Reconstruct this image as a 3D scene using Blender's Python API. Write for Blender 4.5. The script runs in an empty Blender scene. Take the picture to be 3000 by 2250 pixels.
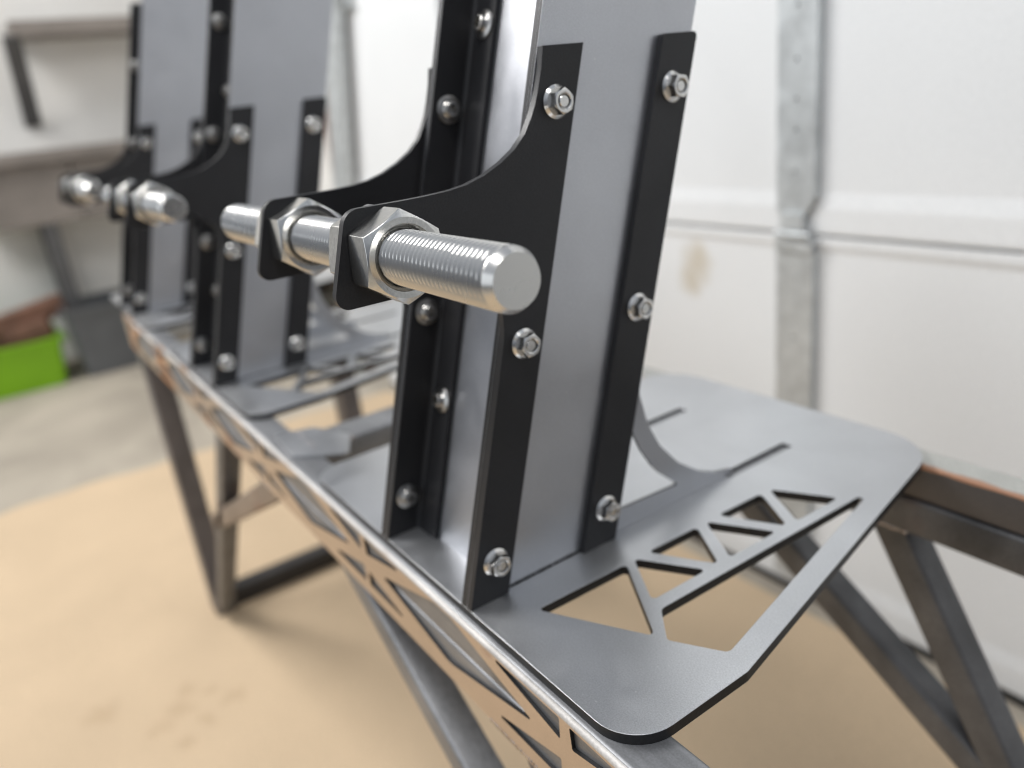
import bpy, bmesh, math, random
from mathutils import Vector, Matrix
from mathutils.geometry import tessellate_polygon
random.seed(7)
S = bpy.context.scene
COL = S.collection
FLOOR = 575.0                      # mm from the top of the base plates down to the paper on the floor
def V(x, y, z): return Vector((x*.001, y*.001, (z+FLOOR)*.001))

# ------------------------------------------------------------------ camera
cam = bpy.data.cameras.new('camera'); cam_o = bpy.data.objects.new('camera', cam); COL.objects.link(cam_o)
cam.sensor_width = 36.0; cam.lens = 2274.53*36/3000
cam.clip_start = .02; cam.clip_end = 60
CR = [[0.56689954, 0.81610991, -0.1122031], [0.22621436, -0.2851896, -0.93139356], [-0.79211866, 0.50262463, -0.34628963]]
right, down, fwd = (Vector(r) for r in CR)
M = Matrix((right, -down, -fwd)).transposed().to_4x4()
M.translation = V(*[323.3229, -160.7768, 262.7954])
cam_o.matrix_world = M
cam.dof.use_dof = True; cam.dof.focus_distance = .333; cam.dof.aperture_fstop = cam.lens/6.4
cam.dof.aperture_blades = 0
S.camera = cam_o
S.render.resolution_x, S.render.resolution_y = 1024, 768

# ------------------------------------------------------------------ world, lamps, exposure
w = bpy.data.worlds.new('World'); S.world = w; w.use_nodes = True
bg = w.node_tree.nodes['Background']; bg.inputs[1].default_value = 1.0
# the unseen garage around: pale ceiling above, darker walls and floor below
_N, _L = w.node_tree.nodes, w.node_tree.links
_tc = _N.new('ShaderNodeTexCoord'); _sx = _N.new('ShaderNodeSeparateXYZ'); _mr = _N.new('ShaderNodeMapRange'); _rp = _N.new('ShaderNodeValToRGB')
_L.new(_tc.outputs['Generated'], _sx.inputs[0]); _L.new(_sx.outputs['Z'], _mr.inputs['Value']); _mr.inputs['From Min'].default_value = -1; _mr.inputs['From Max'].default_value = 1
_e = _rp.color_ramp.elements; _e[0].position = .30; _e[0].color = (.045, .045, .05, 1); _e[1].position = .80; _e[1].color = (.40, .43, .48, 1)
_m = _e.new(.52); _m.color = (.145, .157, .18, 1)
_L.new(_mr.outputs[0], _rp.inputs[0]); _L.new(_rp.outputs[0], bg.inputs[0])
def area(name, loc, target, sx, sy, power, col):
    l = bpy.data.lights.new(name, 'AREA'); l.shape = 'RECTANGLE'; l.size = sx; l.size_y = sy
    l.energy = power; l.color = col
    o = bpy.data.objects.new(name, l); COL.objects.link(o); o.location = loc
    o.rotation_euler = (Vector(target)-Vector(loc)).to_track_quat('-Z', 'Y').to_euler()
    return o
area('ceiling_light', (-2.3, -1.25, 2.75), (-.3, .2, .5), 1.7, .8, 90, (1, .985, .97))
area('ceiling_light', (.35, -.55, 2.75), (.0, .2, .5), 1.2, .4, 22, (1, .985, .97))
area('daylight_opening', (-1.0, -4.0, 1.5), (-.5, .8, .8), 4.2, 2.4, 30, (.90, .95, 1))
S.view_settings.view_transform = 'Standard'; S.view_settings.look = 'None'
S.view_settings.exposure = 0.0; S.view_settings.gamma = 1.0
try: S.view_settings.use_curve_mapping = False
except Exception: pass
S.render.engine = 'CYCLES'; S.cycles.filter_width = 1.1

# ------------------------------------------------------------------ materials
def mat(name, col, rough=.5, metal=0.0, grain=0.0, gscale=900, mottle=0.0, mscale=18, rvar=0.0, specks=0.0,
        rust=None, brush=None, spec=.5, coat=0.0):
    m = bpy.data.materials.new(name); m.use_nodes = True
    nt = m.node_tree; N = nt.nodes; L = nt.links
    b = N['Principled BSDF']
    b.inputs['Roughness'].default_value = rough; b.inputs['Metallic'].default_value = metal
    b.inputs['Specular IOR Level'].default_value = spec; b.inputs['Coat Weight'].default_value = coat
    tc = N.new('ShaderNodeTexCoord')
    def noise(scale, detail=4, vec=None, dist=0):
        n = N.new('ShaderNodeTexNoise'); n.inputs['Scale'].default_value = scale; n.inputs['Detail'].default_value = detail
        n.inputs['Distortion'].default_value = dist
        L.new(vec or tc.outputs['Object'], n.inputs['Vector']); return n.outputs['Fac']
    def math_(op, a, bb):
        n = N.new('ShaderNodeMath'); n.operation = op
        for i, q in enumerate((a, bb)):
            if hasattr(q, 'links') or hasattr(q, 'is_linked'): L.new(q, n.inputs[i])
            else: n.inputs[i].default_value = q
        return n.outputs[0]
    def ramp(f, a, bb, ca=(0, 0, 0, 1), cb=(1, 1, 1, 1)):
        r = N.new('ShaderNodeValToRGB'); r.color_ramp.elements[0].position = a; r.color_ramp.elements[1].position = bb
        r.color_ramp.elements[0].color = ca; r.color_ramp.elements[1].color = cb
        L.new(f, r.inputs[0]); return r.outputs[0]
    def mix(f, a, bb, mode='MIX'):
        n = N.new('ShaderNodeMix'); n.data_type = 'RGBA'; n.blend_type = mode
        if hasattr(f, 'is_linked'): L.new(f, n.inputs[0])
        else: n.inputs[0].default_value = f
        for i, q in ((6, a), (7, bb)):
            if hasattr(q, 'is_linked'): L.new(q, n.inputs[i])
            else: n.inputs[i].default_value = q
        return n.outputs[2]
    c = None
    base = (*col, 1)
    rgb = N.new('ShaderNodeRGB'); rgb.outputs[0].default_value = base; c = rgb.outputs[0]
    if mottle:
        lo = tuple(k*(1-mottle) for k in col)+(1,); hi = tuple(min(1, k*(1+mottle)) for k in col)+(1,)
        c = ramp(noise(mscale, 5, dist=.4), .3, .7, lo, hi)
    if grain:
        g = noise(gscale, 2)
        c = mix(1.0, c, ramp(g, .25, .75, (1-grain,)*3+(1,), (1+grain,)*3+(1,)), 'MULTIPLY')
    if brush:
        mp = N.new('ShaderNodeMapping'); mp.inputs['Scale'].default_value = brush; L.new(tc.outputs['Object'], mp.inputs[0])
        bn = noise(1.0, 3, mp.outputs[0])
        c = mix(1.0, c, ramp(bn, .3, .7, (.86,)*3+(1,), (1.1,)*3+(1,)), 'MULTIPLY')
    metal_in = None
    if specks:
        sp = ramp(noise(420, 1), .775-.02*specks, .80)
        c = mix(sp, c, (.75, .75, .75, 1))
    if rust:
        amt, rscale, rcol, *gr = rust
        nz = noise(rscale, 6, dist=.6)
        if gr:                                   # older, rustier towards the far end of the rail
            sx = N.new('ShaderNodeSeparateXYZ'); L.new(tc.outputs['Object'], sx.inputs[0])
            nz = math_('ADD', nz, math_('MULTIPLY', math_('SUBTRACT', .22, sx.outputs['X']), gr[0]*.22))
        rn = ramp(nz, .62-amt*.25, .72-amt*.22)
        rc = ramp(noise(140, 4), .3, .7, tuple(k*.6 for k in rcol)+(1,), (*rcol, 1))
        c = mix(rn, c, rc)
        L.new(math_('MULTIPLY', math_('SUBTRACT', 1.0, rn), metal), b.inputs['Metallic'])
        L.new(math_('ADD', math_('MULTIPLY', rn, .45), rough), b.inputs['Roughness'])
    elif rvar:
        rr = noise(30, 5, dist=.5)
        L.new(math_('ADD', math_('MULTIPLY', math_('SUBTRACT', rr, .5), rvar), rough), b.inputs['Roughness'])
    L.new(c, b.inputs['Base Color'])
    if grain:
        bp = N.new('ShaderNodeBump'); bp.inputs['Strength'].default_value = min(1, grain*1.6); bp.inputs['Distance'].default_value = .0002
        L.new(noise(gscale*.8, 2), bp.inputs['Height']); L.new(bp.outputs[0], b.inputs['Normal'])
    m['h'] = 1
    return m, dict(N=N, L=L, b=b, tc=tc, noise=noise, math=math_, ramp=ramp, mix=mix, col=c)
def spots(h, pts, rad, colr, strength, wob=.02, wscale=18):
    """stains of fixed place on a surface (object coordinates, metres)"""
    N, L = h['N'], h['L']
    nz = N.new('ShaderNodeTexNoise'); nz.inputs['Scale'].default_value = wscale; nz.inputs['Detail'].default_value = 3
    L.new(h['tc'].outputs['Object'], nz.inputs['Vector'])
    off = N.new('ShaderNodeVectorMath'); off.operation = 'MULTIPLY_ADD'
    L.new(nz.outputs['Color'], off.inputs[0]); off.inputs[1].default_value = (wob,)*3; L.new(h['tc'].outputs['Object'], off.inputs[2])
    acc = None
    for p, r in pts:
        d = N.new('ShaderNodeVectorMath'); d.operation = 'DISTANCE'
        L.new(off.outputs[0], d.inputs[0]); d.inputs[1].default_value = tuple(q+wob/2 for q in p)
        f = h['ramp'](h['math']('DIVIDE', d.outputs['Value'], r*rad), .35, 1.0, (strength,)*3+(1,), (0, 0, 0, 1))
        acc = f if acc is None else h['math']('MAXIMUM', acc, f)
    h['col'] = h['mix'](acc, h['col'], (*colr, 1)); L.new(h['col'], h['b'].inputs['Base Color'])

STEEL, _ = mat('brushed_grey_steel', (.54, .55, .565), .38, .9, grain=.16, gscale=1300, mottle=.13, mscale=7, rvar=.30, specks=.6)
SHEET, _ = mat('sheet_steel', (.56, .57, .60), .36, .9, grain=.11, gscale=1500, mottle=.10, mscale=6, rvar=.28, specks=.5)
BLACK, _ = mat('black_powder_coat', (.019, .019, .021), .42, 0, grain=.22, gscale=1300, spec=.42, mottle=.25, mscale=14, rvar=.22)
INOX, _ = mat('stainless_steel', (.74, .73, .71), .21, 1, rvar=.18, grain=.05, gscale=700)
SCREW, _ = mat('dull_stainless_steel', (.50, .49, .47), .30, 1, rvar=.15, grain=.06, gscale=700)
NUT, _ = mat('zinc_plated_steel', (.72, .715, .69), .22, 1, rvar=.28, grain=.10, gscale=520, mottle=.08, mscale=60)
ROD, _ = mat('stainless_thread', (.70, .69, .665), .27, 1, rvar=.10)
SKIN, _ = mat('bare_mill_steel', (.56, .455, .355), .42, .75, grain=.06, gscale=900, mottle=.10, mscale=12, rust=(.10, 11, (.46, .23, .10), .6))
LIP, _ = mat('rolled_edge_highlight', (.57, .55, .525), .66, .65, grain=.14, gscale=700, mottle=.16, mscale=16, rust=(.06, 14, (.42, .24, .13), .55))  # whiter than the skin: overhead highlight painted into the colour; rust is real
EDGE, _ = mat('laser_cut_edge', (.02, .02, .021), .45, .3, grain=.25, gscale=700)
TUBE, _ = mat('mill_scale_tube', (.095, .096, .10), .42, .3, grain=.2, gscale=700, mottle=.4, mscale=22, rust=(.06, 7, (.20, .11, .08)))
TUBEG, _ = mat('grey_tube', (.26, .265, .275), .48, .7, grain=.12, gscale=900, mottle=.18, mscale=16, brush=(12, 300, 300))
GLEG, _ = mat('grey_leg_tube', (.14, .132, .135), .42, .5, grain=.12, gscale=900, mottle=.25, mscale=12)
SHADET, _ = mat('shaded_tube', (.03, .028, .028), .45, .3, grain=.12, gscale=900, mottle=.2, mscale=12)  # near-black colour stands in for the shade on the foot bars
RUSTT, _ = mat('rusty_tube', (.24, .20, .175), .42, .6, grain=.12, gscale=900, mottle=.25, mscale=12, rust=(.22, 8, (.40, .19, .08)))
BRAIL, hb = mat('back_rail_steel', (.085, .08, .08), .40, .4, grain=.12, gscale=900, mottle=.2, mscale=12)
def edge_rust(h, y, z, wdt, colr):
    N, L = h['N'], h['L']
    sx = N.new('ShaderNodeSeparateXYZ'); L.new(h['tc'].outputs['Object'], sx.inputs[0])
    dy = h['math']('SUBTRACT', sx.outputs['Y'], y); dz = h['math']('SUBTRACT', sx.outputs['Z'], z)
    d = h['math']('SQRT', h['math']('ADD', h['math']('MULTIPLY', dy, dy), h['math']('MULTIPLY', dz, dz)), 0.0)
    d = h['math']('ADD', d, h['math']('MULTIPLY', h['math']('SUBTRACT', h['noise'](60, 4), .5), wdt*1.8))
    f = h['ramp'](h['math']('DIVIDE', d, wdt), .5, 1.0, (1, 1, 1, 1), (0, 0, 0, 1))
    h['col'] = h['mix'](f, h['col'], (*colr, 1)); L.new(h['col'], h['b'].inputs['Base Color'])
edge_rust(hb, .1622, .5678, .0018, (.42, .22, .13))
PALETOP, hg = mat('pale_rail_top', (.44, .44, .41), .5, .4, grain=.12, gscale=700, mottle=.12, mscale=20)  # paler colour for the upward faces of the upper back rail
edge_rust(hg, .1628, .5688, .0034, (.40, .24, .16))
WELD, _ = mat('weld_metal', (.55, .50, .48), .25, 1, mottle=.3, mscale=200, grain=.1, gscale=600)
PAPER, hp = mat('kraft_paper', (.57, .435, .29), .75, 0, grain=.12, gscale=260, mottle=.05, mscale=4.5, spec=.25)
spots(hp, [((-.823+.5, -.118+.2, 0), 1.0), ((-.794+.5, -.042+.2, 0), .9), ((-.741+.5, -.133+.2, 0), .8), ((-.86+.5, -.10+.2, 0), .7),
           ((-.80+.5, -.15+.2, 0), .8), ((-.77+.5, -.09+.2, 0), .7), ((-.83+.5, -.075+.2, 0), .7), ((-.90+.5, -.22+.2, 0), 1.3)], .028, (.40, .28, .17), .34, wob=.06, wscale=38)
CONC, _ = mat('concrete', (.40, .355, .29), .8, 0, grain=.1, gscale=300, mottle=.22, mscale=3, spec=.2)
DOOR, hd = mat('white_door_paint', (.77, .79, .80), .5, 0, grain=.06, gscale=240, mottle=.035, mscale=2.2, spec=.3)
spots(hd, [((-.565+.4, 0, .545), 1.0), ((-.585+.4, 0, .515), .8)], .044, (.52, .45, .33), .65, wob=.045)
GALV, _ = mat('galvanised_steel', (.54, .57, .58), .5, .5, grain=.08, gscale=300, mottle=.16, mscale=40)
WALLM, _ = mat('white_wall_paint', (.78, .77, .74), .7, 0, mottle=.03, mscale=3, spec=.2)
GREY, _ = mat('grey_brown_laminate', (.22, .195, .175), .55, 0, mottle=.15, mscale=8)
DARK, _ = mat('dark_plastic', (.085, .085, .086), .5, 0, mottle=.2, mscale=10)
GREEN, _ = mat('lime_green_plastic', (.21, .46, .008), .4, 0, mottle=.06, mscale=8)
WOOD, _ = mat('brown_wood', (.17, .085, .055), .6, 0, mottle=.25, mscale=12, brush=(8, 60, 60))
RUB, _ = mat('black_rubber', (.012, .012, .012), .6)
INSIDE, _ = mat('bin_grey', (.11, .115, .12), .55, 0, mottle=.15, mscale=8)

# ------------------------------------------------------------------ mesh helpers (all shapes in millimetres of the rack's own frame)
def finish(name, verts, faces, m, parent=None, base=(0, 0, 0), bevel=0.0, smooth=30, seg=2, recalc=True, edge=None):
    me = bpy.data.meshes.new(name)
    bx, by, bz = base
    me.from_pydata([((x-bx)*.001, (y-by)*.001, (z-bz)*.001) for x, y, z in verts], [], faces)
    if recalc:
        bm = bmesh.new(); bm.from_mesh(me); bmesh.ops.remove_doubles(bm, verts=bm.verts, dist=1e-6)
        bmesh.ops.recalc_face_normals(bm, faces=bm.faces); bm.to_mesh(me); bm.free()
    me.materials.append(m)
    if edge is not None:
        me.materials.append(edge[0]); ax = edge[1]
        for p in me.polygons:
            if abs(p.normal[ax]) < .5: p.material_index = 1
    if smooth:
        for p in me.polygons: p.use_smooth = True
        me.set_sharp_from_angle(angle=math.radians(smooth))
    o = bpy.data.objects.new(name, me); COL.objects.link(o)
    if parent is not None: o.parent = parent
    else: o.location = V(bx, by, bz)
    if bevel:
        b = o.modifiers.new('edge', 'BEVEL'); b.width = bevel*.001; b.segments = seg; b.limit_method = 'ANGLE'
        b.angle_limit = math.radians(38); b.harden_normals = True
        if edge is not None: b.material = 0
    return o
def thing(name, label, cat, base, group=None):
    o = bpy.data.objects.new(name, None); COL.objects.link(o); o.empty_display_size = .05
    o.location = V(*base); o['label'] = label; o['category'] = cat
    if group: o['group'] = group
    return o
def tag(o, label, cat, group=None):
    o['label'] = label; o['category'] = cat
    if group: o['group'] = group
    return o
def rounded(pts, r, n=5):
    """round the corners of a closed 2D polygon; r is one radius or one per corner"""
    out = []; k = len(pts)
    for i in range(k):
        p0, p, p1 = Vector(pts[i-1]), Vector(pts[i]), Vector(pts[(i+1) % k])
        ri = r[i] if isinstance(r, (list, tuple)) else r
        if ri <= 0: out.append(tuple(p)); continue
        a, b = (p0-p).normalized(), (p1-p).normalized()
        ang = a.angle(b)
        if ang > math.radians(178): out.append(tuple(p)); continue
        d = min(ri/math.tan(ang/2), .48*(p0-p).length, .48*(p1-p).length)
        ri2 = d*math.tan(ang/2)
        c = p+(a+b).normalized()*(ri2/math.sin(ang/2))
        s, e = p+a*d, p+b*d
        a0 = math.atan2(s.y-c.y, s.x-c.x); a1 = math.atan2(e.y-c.y, e.x-c.x)
        da = (a1-a0+math.pi) % (2*math.pi)-math.pi
        for j in range(n+1):
            t = a0+da*j/n; out.append((c.x+ri2*math.cos(t), c.y+ri2*math.sin(t)))
    return out
def prism(loops, f, lo, hi, verts=None, faces=None):
    """extrude a polygon with holes; f(u, v, t) -> (x, y, z)"""
    verts = [] if verts is None else verts; faces = [] if faces is None else faces
    flat = [p for l in loops for p in l]
    tris = tessellate_polygon([[Vector((u, v, 0)) for u, v in l] for l in loops])
    b0 = len(verts); n = len(flat)
    verts += [f(u, v, lo) for u, v in flat]; verts += [f(u, v, hi) for u, v in flat]
    for t in tris:
        if len(set(t)) < 3: continue
        faces.append(tuple(b0+i for i in t)); faces.append(tuple(b0+n+i for i in reversed(t)))
    o = 0
    for l in loops:
        k = len(l)
        for i in range(k):
            a, b = b0+o+i, b0+o+(i+1) % k
            faces.append((a, b, b+n, a+n))
        o += k
    return verts, faces
def box(x0, x1, y0, y1, z0, z1, verts=None, faces=None):
    return prism([[(x0, y0), (x1, y0), (x1, y1), (x0, y1)]], lambda u, v, t: (u, v, t), z0, z1, verts, faces)
def bar(p0, p1, wy, wz, r=3.0, verts=None, faces=None, up=(0, 1, 0)):
    """rounded rectangular tube from p0 to p1; wy along `up`, wz across"""
    p0, p1 = Vector(p0), Vector(p1); d = (p1-p0); ln = d.length; d.normalize()
    a = Vector(up); a = (a-d*a.dot(d)).normalized(); c = d.cross(a)
    prof = rounded([(-wy/2, -wz/2), (wy/2, -wz/2), (wy/2, wz/2), (-wy/2, wz/2)], r, 4)
    return prism([prof], lambda u, v, t: tuple(p0+d*t+a*u+c*v), 0, ln, verts, faces)
def rings(ringlist, close0=True, close1=True, verts=None, faces=None):
    verts = [] if verts is None else verts; faces = [] if faces is None else faces
    b0 = len(verts); n = len(ringlist[0])
    for r in ringlist: verts += r
    for i in range(len(ringlist)-1):
        for j in range(n):
            a = b0+i*n+j; b = b0+i*n+(j+1) % n
            faces.append((a, b, b+n, a+n))
    if close0: faces.append(tuple(b0+j for j in reversed(range(n))))
    if close1: faces.append(tuple(b0+(len(ringlist)-1)*n+j for j in range(n)))
    return verts, faces
def hexr(th, ap, rot): return ap/math.cos(((th-rot+math.pi/6) % (math.pi/3))-math.pi/6)
def nut_mesh(ap, h, bore, rot, flange=None, cham=.93, both=False, n=72, mouth=1.0, depth=None):
    """hex nut along +x standing on x = 0: ap = half the width across flats"""
    TH = [2*math.pi*j/n+rot for j in range(n)]
    circ = lambda r, x: [(x, r*math.cos(t), r*math.sin(t)) for t in TH]
    rc = ap*cham; tan = math.tan(math.radians(32))
    top = [hexr(t, ap, rot) for t in TH]
    R = []
    if flange:
        R += [circ(flange*.97, 0), circ(flange, .25), circ(flange, .9), circ(flange*.97, 1.15), circ(ap*1.22, 2.3)]
        x0 = 2.2
        R.append([(x0+.05, min(r, ap*1.19)*math.cos(t), min(r, ap*1.19)*math.sin(t)) for r, t in zip(top, TH)])
    elif both:
        R += [circ(bore+mouth, 0), circ(rc, 0)]
        R.append([((r-rc)*tan, r*math.cos(t), r*math.sin(t)) for r, t in zip(top, TH)])
    else:
        R.append([(0, r*math.cos(t), r*math.sin(t)) for r, t in zip(top, TH)])
    R.append([(h-(r-rc)*tan, r*math.cos(t), r*math.sin(t)) for r, t in zip(top, TH)])
    R.append(circ(rc, h)); R.append(circ(bore+mouth, h)); R.append(circ(bore, h-mouth*.9))
    R.append(circ(bore, h-(depth or 2.2)))
    return rings(R)
def lathe(prof, n=48):
    return rings([[(x, r*math.cos(2*math.pi*j/n), r*math.sin(2*math.pi*j/n)) for j in range(n)] for r, x in prof])
def screw_mesh(n=48):
    V_, F_ = [], []
    TH = [2*math.pi*j/n for j in range(n)]
    circ = lambda r, x: [(x, r*math.cos(t), r*math.sin(t)) for t in TH]
    hx = lambda x: [(x, hexr(t, 2.7, .3)*math.cos(t), hexr(t, 2.7, .3)*math.sin(t)) for t in TH]
    R = [circ(8.1, 0), circ(8.3, .3), circ(8.2, 1.0), circ(7.6, 1.35), circ(5.4, 2.0), circ(4.75, 2.9), circ(4.75, 4.4), circ(4.6, 5.1), circ(4.2, 5.5),
         circ(3.75, 5.6), hx(5.5), hx(.5)]
    return rings(R)

# ================================================================== setting: floor, walls
def slab(name, x0, x1, y0, y1, z0, z1, m, bevel=0):
    base = ((x0+x1)/2, (y0+y1)/2, z0)
    v, f = box(x0, x1, y0, y1, z0, z1)
    return finish(name, v, f, m, None, base, bevel, smooth=0)
o = slab('floor', -3420, 2600, -2600, 1400, -640, -577, CONC); o['kind'] = 'structure'
o = slab('wall_far', -3560, -3440, -1500, 900, -577, 2000, WALLM); o['kind'] = 'structure'
o = slab('wall_behind_rack', -3440, -2060, 815, 900, -577, 2000, WALLM); o['kind'] = 'structure'

# kraft paper spread over the concrete
nx, ny = 60, 40; v = []; fcs = []
for j in range(ny+1):
    for i in range(nx+1):
        x = -1880+(2600)*i/nx; y = -1300+2060*j/ny
        xx = x+(14*math.sin(y*.011)+8*math.sin(y*.031+1) if i == 0 else 0)
        z = -575.4+.5*math.sin(x*.009+y*.004)*math.sin(y*.008)
        if i == 0 and y < 700: z += 1.5+1.5*math.sin(y*.02)
        v.append((xx, y, z))
for j in range(ny):
    for i in range(nx):
        a = j*(nx+1)+i; fcs.append((a, a+1, a+nx+2, a+nx+1))
o = finish('paper_sheet', v, fcs, PAPER, None, (-500, -200, -575), smooth=60)
tag(o, 'tan kraft paper spread flat on the floor under the steel rack', 'paper')

# ================================================================== the rack frame
FB = (-450, 160, -575)
frame = thing('rack_frame', 'long bare steel tube frame with truss legs carrying the three leaning uprights', 'rack', FB)
XL, XR = -1105, 430
def tube_x(name, y0, y1, z0, z1, m, parent=frame):
    v, f = bar((XL, (y0+y1)/2, (z0+z1)/2), (XR, (y0+y1)/2, (z0+z1)/2), y1-y0, z1-z0, 2.6)
    return finish(name, v, f, m, parent, FB)
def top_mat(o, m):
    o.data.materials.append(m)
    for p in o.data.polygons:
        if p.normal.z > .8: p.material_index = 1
fr_t = tube_x('front_rail', -3.4, 24, -33.2, -6, TUBEG)
tube_x('front_rail', -3.4, 24, -61, -33.6, TUBEG)
top_mat(tube_x('back_rail', 322, 347, -33.8, -6, BRAIL), PALETOP); tube_x('back_rail', 319.6, 347, -61.5, -34.4, TUBE)
# laser-cut truss skin on the front rail
holes = []
for k in range(-6, 2):
    c = -25.5+227.5*k
    for poly, r in (([(c-86.8, -30), (c-10, -9.6), (c+9, -9.6), (c+86.8, -29.6), (c+3, -47.6), (c-5, -48)], [1, 8, 8, 1, 5, 5]),
                    ([(c+48, -9.9), (c+110, -9.6), (c+109, -23.2)], 1.0), ([(c+46, -50.4), (c+108, -36), (c+107, -50.6)], 1.0),
                    ([(c-110, -9.9), (c-109.4, -23.2), (c-51, -10.6)], 1.0), ([(c-113, -38.5), (c-114, -50.6), (c-55, -50.9)], 1.0)):
        p = rounded(poly, r, 3)
        if min(q[0] for q in p) > XL+6 and max(q[0] for q in p) < XR-6: holes.append(p)
v, f = prism([[(XL, -61), (XR, -61), (XR, -8.6), (XL, -8.6)]]+holes, lambda u, w_, t: (u, t, w_), -3.5, -5.6)
arc = [(-5.6+2.6*(1-math.cos(a)), -8.6+2.6*math.sin(a)) for a in [math.pi/2*i/8 for i in range(9)]]
o = finish('truss_panel', v, f, SKIN, fr_t, FB, smooth=25, edge=(EDGE, 1))
v, f = prism([arc+[(-3.0, -8.6)]], lambda u, w_, t: (t, u, w_), XL, XR)
finish('rolled_edge', v, f, LIP, fr_t, FB, smooth=40)
# legs, feet and braces
def tubebar(name, p0, p1, wd, m, wz=None):
    v, f = bar(p0, p1, wd, wz or wd, 2.8); return finish(name, v, f, m, frame, FB)
for (xa, xb) in ((-1069, -1031), (392, 430)):
    xm = (xa+xb)/2
    for ym in (13, 328): tubebar('leg', (xm, ym, -575), (xm, ym, -61.2), 36, GLEG, 50)
    v, f = bar((xm, 31.5, -557), (xm, 309.5, -557), 36, 36, 2.8, up=(1, 0, 0)); finish('foot_bar', v, f, SHADET, frame, FB)
for yc in (10.5, 334.5):
    tubebar('brace', (-570, yc, -62), (-1012, yc, -552), 25, TUBE)
    tubebar('brace', (-372, yc, -62), (-800, yc, -282), 25, RUSTT)
    tubebar('brace', (50, yc, -62), (338, yc, -566), 25, TUBE)
tubebar('brace', (-207, 10.5, -62), (158, 10.5, -281), 25, TUBEG)
tubebar('brace', (-133, 334.5, -62), (144, 334.5, -250), 25, TUBE)
for xm in (-320, ):
    v, f = bar((xm, 24.3, -19.7), (xm, 321.7, -19.7), 40, 27, 2.6, up=(1, 0, 0)); finish('cross_member', v, f, TUBEG, frame, FB)
for xm in (-1050, 411):
    v, f = bar((xm, 24.3, -19.7), (xm, 321.7, -19.7), 36, 27, 2.6, up=(1, 0, 0)); finish('cross_member', v, f, TUBE, frame, FB)
for k, (pts, z0, z1, lab) in enumerate((
        ([(-356, 6), (-296, 2), (-262, 40), (-300, 58), (-344, 40)], -5.9, -3.4, 'flat grey steel offcut lying on the front rail left of the near base plate'),)):
    v, f = prism([rounded(pts, 4, 3)], lambda a, b, z: (a, b, z), z0, z1)
    o = finish('steel_offcut', v, f, (STEEL, INOX)[k], None, (-310, 28, z0), bevel=.4)
    tag(o, lab, 'steel scrap')
# weld beads: strings of overlapping ripples
def weld(p0, p1, r, seed):
    rr = random.Random(seed); p0, p1 = Vector(p0), Vector(p1); n = max(6, int((p1-p0).length/2.2)); R = []
    d = (p1-p0).normalized(); a = d.orthogonal().normalized(); b = d.cross(a)
    for i in range(n*3+1):
        t = i/(n*3); q = r*(.75+.35*abs(math.sin(t*n*math.pi)))*rr.uniform(.9, 1.1)
        if i in (0, n*3): q *= .3
        c = p0+(p1-p0)*t
        R.append([tuple(c+a*q*math.cos(x)+b*q*math.sin(x)) for x in [2*math.pi*j/10 for j in range(10)]])
    v, f = rings(R); finish('weld_bead', v, f, WELD, frame, FB, smooth=60)
weld((-342, 24, -6.5), (-298, 24, -6.5), 3.2, 1); weld((-299, 26, -7), (-299, 60, -7), 1.4, 2)
weld((14, -3.4, -61.6), (64, -3.4, -61.6), 2.6, 3); weld((-215, -1.5, -62), (-180, -1.5, -62), 2.2, 4)
weld((-405, -3, -62), (-366, -3, -62), 3.0, 5); weld((36, 322.5, -62), (66, 322.5, -62), 2.4, 6)

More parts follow.
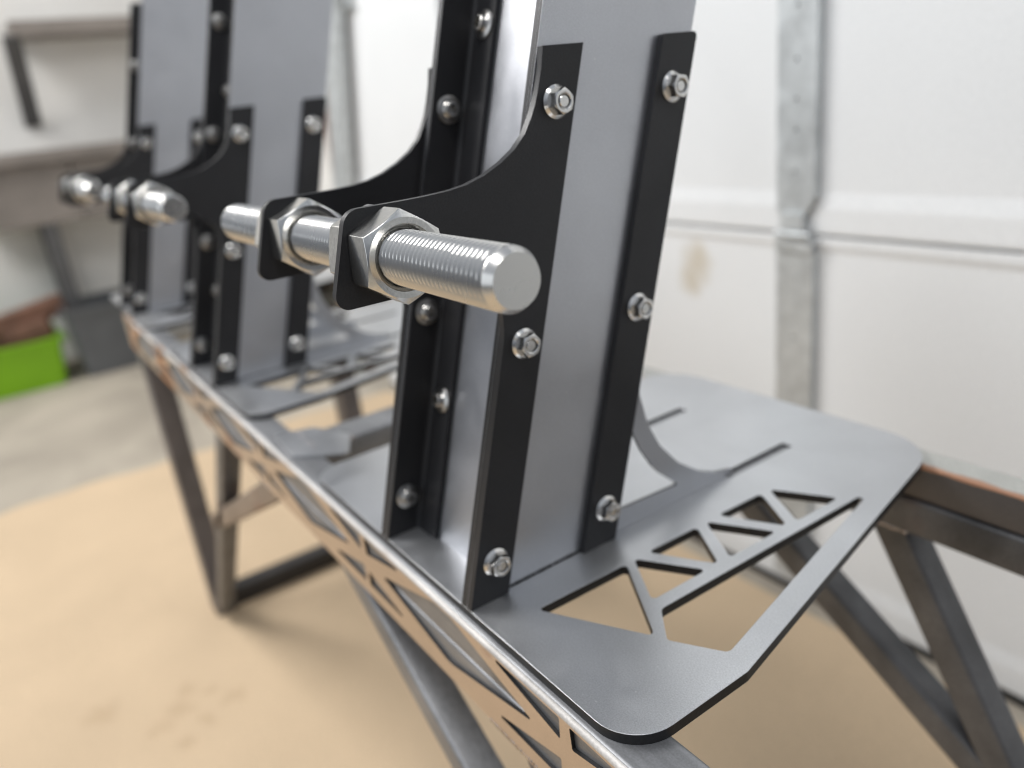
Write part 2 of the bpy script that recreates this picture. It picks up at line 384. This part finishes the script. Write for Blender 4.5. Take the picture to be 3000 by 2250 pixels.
# ================================================================== the leaning uprights
K = .299                                   # lean: y grows by K per mm of height
XC = -57.1
HT = 470
mir = lambda x: 2*XC-x
UB = (XC, 100, 0)
def side_y(y, z): return y+K*z
def build_upright(label):
    t = thing('upright_post', label, 'rack upright', UB, 'uprights standing on the rack frame')
    add = lambda name, v, f, m, **kw: finish(name, v, f, m, t, UB, **kw)
    # base plate with truss cut-outs
    half = [(129, 0, 24), (129, 73, 10), (70, 345, 46)]
    out = [(x, y) for x, y, r in half]+[(mir(x), y) for x, y, r in reversed(half)]
    rad = [r for *_, r in half]+[r for *_, r in reversed(half)]
    tri = [[(23.5, 28.3), (25.2, 92), (82, 59.3)], [(24.2, 99), (61, 120.6), (60, 78.8)], [(25, 109.6), (26.2, 150), (62, 129.5)],
           [(25.5, 159), (63, 179.4), (62, 139.2)], [(25.8, 170), (27.4, 209.6), (63.5, 188.8)], [(27.4, 218), (65, 238), (64, 197.6)],
           [(68.6, 77), (88.3, 61.6), (114.6, 76.8), (73.4, 262)]]
    loops = [rounded(out, rad, 10)]
    for p in tri:
        r = 2.2 if len(p) == 3 else [5, 3, 4, 2]
        loops.append(rounded(p, r, 4)); loops.append(rounded([(mir(x), y) for x, y in p], r, 4))
    for x0, x1 in ((-9.6, -1.2), (mir(-1.2), mir(-9.6))):
        loops.append([(x0, 213), (x1, 213), (x1, 281), (x0, 281)])
    v, f = prism(loops, lambda a, b, z: (a, b, z), -6, 0)
    add('base_plate', v, f, STEEL, bevel=.5, edge=(EDGE, 2))
    for x0, x1 in ((-9.5, -1.3), (mir(-1.3), mir(-9.5))):
        v, f = box(x0, x1, 213.1, 280.9, -5.9, -2.4); add('slot_tab', v, f, TUBEG, smooth=0)
    # two side plates that run into the curved gussets behind
    out = [(0, 0), (219, 0), (218, 3.7), (203, 6.7), (187.7, 13.5), (167.2, 28), (152.1, 45.6), (142.7, 63.8), (137.6, 84.6), (138, 105), (106.4+K*125, 125),
           (106.4+K*HT, HT), (K*HT, HT)]
    cut = rounded([(112, 14.5), (167, 12), (158.3, 19.4), (150.5, 26.6), (144.3, 34.1), (136.5, 47), (130.2, 62), (127, 68)], [3, 1, 0, 0, 0, 0, 0, 2], 4)
    for lo, hi in ((-7, -4.5), (mir(-4.5), mir(-7))):
        v, f = prism([out, cut], lambda a, b, x: (x, a, b), lo, hi)
        add('side_plate', v, f, SHEET, bevel=.15, edge=(EDGE, 0))
    for x_ in (-4.2, mir(-4.2)):
        rr = random.Random(3); Rg = []
        for i in range(61):
            y = 24+58*i/60; q = .9*rr.uniform(.6, 1.25)
            Rg.append([(x_+q*math.cos(a), y, q*math.sin(a)) for a in [2*math.pi*j/8 for j in range(8)]])
        v, f = rings(Rg); add('seam_bead', v, f, EDGE, smooth=60)
    # front web panel and back web panel, leaning with the sides
    for y0 in (26, 78):
        v, f = prism([[(-106.9, y0), (-7.3, y0), (-7.3, y0+2), (-106.9, y0+2)]], lambda a, b, z: (a, b+K*z, z), 0, HT)
        add('web_panel', v, f, SHEET, bevel=.2)
    # black angle irons
    prof = [(-7.1, 0), (-7.1, 25.9), (-32.6, 25.9), (-32.6, 22.7)]
    fil = [(-13.4+3.2*math.sin(a), 19.5+3.2*math.cos(a)) for a in [math.pi/2*i/5 for i in range(6)]]
    prof = prof+fil+[(-10.2, 0)]
    for mm in (False, True):
        p = [(mir(x), y) for x, y in prof] if mm else prof
        v, f = prism([p], lambda a, b, z: (a, b+K*z, z), .02, HT-1)
        add('angle_iron', v, f, BLACK, bevel=.5)
    # rod brackets with the forward wing
    C_ = [(84.7, 283.4), (82.6, 273.6), (79.7, 264.6), (76.8, 257.1), (73.4, 251.1), (69, 244.5), (62, 238.2), (53.3, 233.1), (42.8, 228.6), (32.7, 225.9), (23.1, 224.7), (11, 224.2), (0, 224.1)]
    end = rounded([(0, 224.2), (-30.0, 224.4), (-43.6, 181.5), (10, 181.2)], [0, 8.5, 6, 0], 6)
    low = []
    P0, P1, P2 = Vector((16, 181)), Vector((50, 181)), Vector((42.6, 145.3))
    for i in range(13):
        q = i/12; pt = P0*(1-q)**2+P1*2*q*(1-q)+P2*q*q; low.append((pt.x, pt.y))
    br = rounded([(25.4, 0), (25.4+K*283.4, 283.4)], 0)+C_+end[1:-1]+low+[(0.0, 0)]
    for lo, hi in ((-4.4, 0), (mir(0), mir(-4.4))):
        v, f = prism([br], lambda a, b, x: (x, a, b), lo, hi)
        add('rod_bracket', v, f, BLACK, bevel=.55)
    # rear clamp strips
    st = rounded([(80.7, 0), (106.4, 0), (106.4+K*284.4, 284.4), (80.7+K*284.4, 284.4)], [.3, 1.5, 2.2, 2.2], 3)
    for lo, hi in ((-4.4, 0), (mir(0), mir(-4.4))):
        v, f = prism([st], lambda a, b, x: (x, a, b), lo, hi)
        add('clamp_strip', v, f, BLACK, bevel=.55)
    # flange nuts with bolt ends on the outer face
    nutm = {}
    tipv = lathe([(2.95, -2), (2.95, 2.0), (2.55, 2.45)], 32)
    for yo in (12.5, 93.3):
        for z, rot in ((23.7, .25), (141.2, .52), (257.4, .82)):
            rot += random.uniform(-.5, .5)
            v, f = nut_mesh(5.55, 7.4, 3.7, rot, flange=8.1, mouth=.5, cham=.95, depth=3)
            o = add('flange_nut', v, f, INOX, smooth=32)
            o.data.transform(Matrix.Translation(Vector((UB[0]*.001, UB[1]*.001, UB[2]*.001))))
            pos = Vector(((0.02-UB[0])*.001, (side_y(yo, z)-UB[1])*.001, (z-UB[2])*.001)); o.location = pos
            dt = random.uniform(-.7, .6); v2 = [(x+5.0+dt, y, zz) for x, y, zz in tipv[0]]
            b = finish('bolt_end', v2, tipv[1], INOX, o, smooth=32)
    # socket screws: heads on the inner face of the far angle, and on its back leg
    sv, sf = screw_mesh()
    def screw(x, y, z, rz):
        o = finish('socket_screw', sv, sf, SCREW, t, smooth=32)
        o.location = Vector(((x-UB[0])*.001, (y-UB[1])*.001, (z-UB[2])*.001)); o.rotation_euler = rz
    lean = math.atan(K)
    for z in (25, 142, 259, 376): screw(mir(-10.2), side_y(11.6, z), z, (random.uniform(0, 1), 0, 0))
    for z in (87, 195, 303, 411):
        screw(-91, side_y(22.7, z), z, (0, -lean, -math.pi/2)) if False else screw_b(screw, -91, z, lean)
    return t
def screw_b(screw, x, z, lean):
    # axis along the web's outward normal (0, -cos, sin)
    q = Vector((1, 0, 0)).rotation_difference(Vector((0, -math.cos(lean), math.sin(lean))))
    screw(x, side_y(22.7, z), z, q.to_euler())
up1 = build_upright('near leaning upright, grey steel with black brackets and a cut-out base plate, in sharp focus')

def copy_tree(o, parent=None):
    c = o.copy(); COL.objects.link(c)
    if parent is not None: c.parent = parent
    for ch in list(o.children): copy_tree(ch, c)
    return c
DX = -537
up2 = copy_tree(up1); up2.location = V(UB[0]+DX, UB[1], UB[2])
up2['label'] = 'middle upright of the three, grey steel with black brackets, blurred behind the near one'
up3 = copy_tree(up1); up3.location = V(UB[0]+2*DX+30, UB[1], UB[2])
up3['label'] = 'farthest upright at the left end of the rack, partly hidden by the middle one'

# ================================================================== threaded rods with their nuts
RY, RZ, RR, PT = -13.8, 202.5, 12.35, 3.42
X0, X1 = -234, 103
def build_rod(label):
    base = (XC, RY, RZ)
    t = thing('threaded_rod', label, 'threaded rod', base, 'threaded rods through the brackets')
    n = 88; per = 10; R = []
    tot = int((X1-X0)/PT*per)
    for i in range(tot+1):
        x = X0+(X1-X0)*i/tot; ring = []
        for j in range(n):
            th = 2*math.pi*j/n
            ph = (x/PT-th/(2*math.pi)) % 1.0
            d = abs(ph-.5)*2                       # 0 crest .. 1 root
            depth = 2.0*(.5-.5*math.cos(math.pi*d))**.8    # rolled thread: rounded crest and root
            e = min(x-X0, X1-x)
            lim = RR-2.2+e*.60
            fade = max(0, min(1, (e-3.6)/1.4))
            r = min(RR-depth*fade, lim) if e < 5 else RR-depth
            ring.append((x, RY+r*math.cos(th), RZ+r*math.sin(th)))
        R.append(ring)
    v, f = rings(R)
    finish('shaft', v, f, ROD, t, base, smooth=48)
    H = 19.5
    for x, sgn, rot in ((0.05, 1, math.radians(56)), (-4.45, -1, math.radians(48)), (mir(-4.35), 1, math.radians(54)), (mir(-.05), -1, math.radians(38))):
        v, f = nut_mesh(18.3, H, RR+.35, rot, both=True, cham=.955, mouth=1.9, depth=8, n=96)
        v = [(x+sgn*px, RY+py, RZ+pz) for px, py, pz in v]
        o = finish('hex_nut', v, f, NUT, t, base, smooth=32, bevel=.35, seg=1)
    return t
rod1 = build_rod('near threaded steel rod with big hex nuts, its blunt end pointing at the viewer')
rod2 = copy_tree(rod1); rod2.location = V(XC+DX, RY, RZ)
rod2['label'] = 'blurred threaded rod with hex nuts on the middle upright'
rod3 = copy_tree(rod1); rod3.location = V(XC+2*DX+30, RY, RZ)
rod3['label'] = 'most blurred threaded rod, on the farthest upright'

# ================================================================== garage door behind
DY = 795
DB = (-400, DY, 0)
door = thing('garage_door', 'white sectional garage door with galvanised stile behind the rack', 'garage door', (-400, DY, -575))
DBb = (-400, DY, -575)
def dpart(name, v, f, m, parent=door, bevel=1.5, smooth=0):
    o = finish(name, v, f, m, parent, DBb, bevel=bevel, smooth=smooth); return o
DX0, DX1 = -1900, 1900
def section(z0, z1, ribs):
    # a pressed pan: folded lips at the joints, shallow ribs
    prof = [(DY+30, z0), (DY-2, z0), (DY-3.5, z0+4), (DY-3.5, z0+36), (DY, z0+58)]
    for r in ribs: prof += [(DY, r-9), (DY-5, r-4), (DY-5, r+4), (DY, r+9)]
    prof += [(DY, z1-24), (DY-3, z1-14), (DY-3, z1-3), (DY+30, z1-3)]
    v, f = prism([prof], lambda y, z, x: (x, y, z), DX0, DX1)
    o = finish('door_section', v, f, DOOR, door, DBb, smooth=0)
    return o
secs = [section(-560, 33, ()), section(34, 900, ()), section(901, 1450, (1200,))]
v, f = box(DX0, DX1, DY-2, DY+28, -575, -560.5); dpart('bottom_seal', v, f, RUB, bevel=0)
for xs in (-371, -1250, 700):
    # stiles: folded galvanised channels with chamfered ends, a hinge at the joint
    for z0, z1 in ((-540, 20), (58, 640)):
        p = [(xs-31, z0), (xs+31, z0), (xs+31, z1-10), (xs+20, z1), (xs-20, z1), (xs-31, z1-10)]
        if z0 > 0: p = [(xs-22, z0), (xs+14, z0), (xs+31, z0+26), (xs+31, z1), (xs-31, z1), (xs-31, z0+10)]
        hl = [[(xs+2.6*math.cos(a), zc+2.6*math.sin(a)) for a in [2*math.pi*i/12 for i in range(12)]] for zc in ((-420, -260, -120) if z0 < 0 else (120, 175, 215, 265, 330, 480))]
        v, f = prism([p]+hl, lambda a, b, y: (a, y, b), DY-13, DY-11)
        v, f = box(xs-31, xs-29, DY-11.1, DY-1, z0+12, z1-12, v, f); v, f = box(xs+29, xs+31, DY-11.1, DY-1, z0+28, z1-12, v, f)
        s = dpart('stile', v, f, GALV, bevel=.6)
    v, f = box(xs-30, xs+30, DY-17, DY-13.2, 10, 26)
    v, f = bar((xs-28, DY-18, 34), (xs+28, DY-18, 34), 9, 9, 3.5, v, f)
    v, f = box(xs-22, xs+16, DY-17, DY-13.2, 40, 64, v, f)
    dpart('hinge', v, f, DARK if False else GALV, bevel=.8)
# track and timber at the left end of the door
p0, p1 = V(-1770, 770, 640), V(-1985, 770, -90)
tr = thing('door_track', 'leaning galvanised track at the left end of the garage door', 'door track', (-2128, 770, -575))
a, b = Vector((-1764, 768, 660)), Vector((-2128, 768, -575))
v, f = prism([[(-52, -14), (52, -14), (52, 14), (46, 14), (46, -8), (-46, -8), (-46, 14), (-52, 14)]],
             lambda u, q, t: tuple(a+(b-a)*t+Vector((u, q, 0))), 0, 1)
finish('channel', v, f, GALV, tr, (-2128, 770, -575), smooth=0)
v, f = box(-1810, -1716, 776, 797, 520, 560); finish('track_clip', v, f, GALV, tr, (-2128, 770, -575), bevel=1, smooth=0)
v, f = bar((-1975, 800, 660), (-2105, 800, -575), 45, 36, 2, up=(1, 0, 0))
o = finish('timber_jamb', v, f, WOOD, None, (-2040, 800, -575))
tag(o, 'brown timber jamb beside the galvanised track, behind the far upright', 'timber')

# ================================================================== blurred workshop at the far left
FX = -3440
bench = thing('workbench', 'grey brown workbench with drawers against the far wall', 'workbench', (FX+260, 200, -575))
BB = (FX+260, 200, -575)
v, f = box(FX+2, FX+330, -120, 900, 225, 270); finish('bench_top', v, f, GREY, bench, BB, bevel=3, smooth=0)
for i, y0 in enumerate((-150, 190, 530)):
    v, f = box(FX+2, FX+300, y0, y0+336, 5, 224.8); d = finish('drawer', v, f, GREY, bench, BB, bevel=3, smooth=0)
    v, f = bar((FX+308, y0+110, 125), (FX+308, y0+226, 125), 10, 14, 3); finish('handle', v, f, DARK, d, BB)
for y0 in (60, 860):
    v, f = bar((FX+270, y0, -577), (FX+270, y0, 4.8), 50, 50, 3); finish('leg', v, f, DARK, bench, BB)
    v, f = bar((FX+40, y0, -577), (FX+40, y0, 4.8), 50, 50, 3); finish('leg', v, f, DARK, bench, BB)
shelf = thing('wall_shelf', 'grey shelf board on a black strap bracket on the far wall', 'shelf', (FX+2, 500, 640))
SB = (FX+2, 500, 640)
v, f = box(FX+2, FX+200, 135, 1000, 670, 720); finish('board', v, f, GREY, shelf, SB, bevel=2, smooth=0)
v, f = bar((FX+190, 132, 669), (FX+10, 132, 365), 60, 26, 3); finish('bracket', v, f, DARK, shelf, SB)
v, f = bar((FX+190, 960, 669), (FX+10, 960, 365), 60, 26, 3); finish('bracket', v, f, DARK, shelf, SB)
# lime green bin: open tub with tapered walls and a rim
gx, gy = -3150, -195
def tub(name, cx, cy, lx, ly, h, m, label, cat, lid=None):
    t = thing(name, label, cat, (cx, cy, -577)); B = (cx, cy, -577)
    R = []
    for s_, z in ((.88, -577), (1.0, -577+h-14), (1.05, -577+h-14), (1.05, -577+h), (.97, -577+h), (.86, -570)):
        pr = rounded([(-lx/2*s_, -ly/2*s_), (lx/2*s_, -ly/2*s_), (lx/2*s_, ly/2*s_), (-lx/2*s_, ly/2*s_)], 30*s_, 5)
        R.append([(cx+a, cy+b, z) for a, b in pr])
    v, f = rings(R); finish('tub', v, f, m, t, B, smooth=40)
    for sy in (-1, 1):
        v, f = bar((cx-60, cy+sy*(ly/2*1.05+9), -577+h-30), (cx+60, cy+sy*(ly/2*1.05+9), -577+h-30), 16, 16, 5); finish('handle', v, f, m, t, B)
    return t
tub('storage_bin', gx, gy, 300, 330, 185, GREEN, 'lime green plastic bin on the concrete floor at far left', 'bin')
tub('storage_bin', -3140, 140, 300, 260, 270, INSIDE, 'dark grey tub standing beside the lime green bin', 'bin')
for k, (y0, z0, ln, tilt) in enumerate(((-330, -360, 360, .18), (-270, -330, 400, .30))):
    c = Vector((gx, gy-20+40*k, -392+62*k)); d = Vector((.25-.4*k, 1, .16)).normalized()
    v, f = bar(tuple(c-d*ln/2), tuple(c+d*ln/2), 75, 62, 4, up=(0, 0, 1))
    o = finish('wood_offcut', v, f, WOOD, None, tuple(c))
    tag(o, ('lower brown wood offcut lying across the lime green bin', 'upper brown wood offcut lying on another above the green bin')[k], 'wood offcut', 'offcuts on the green bin')
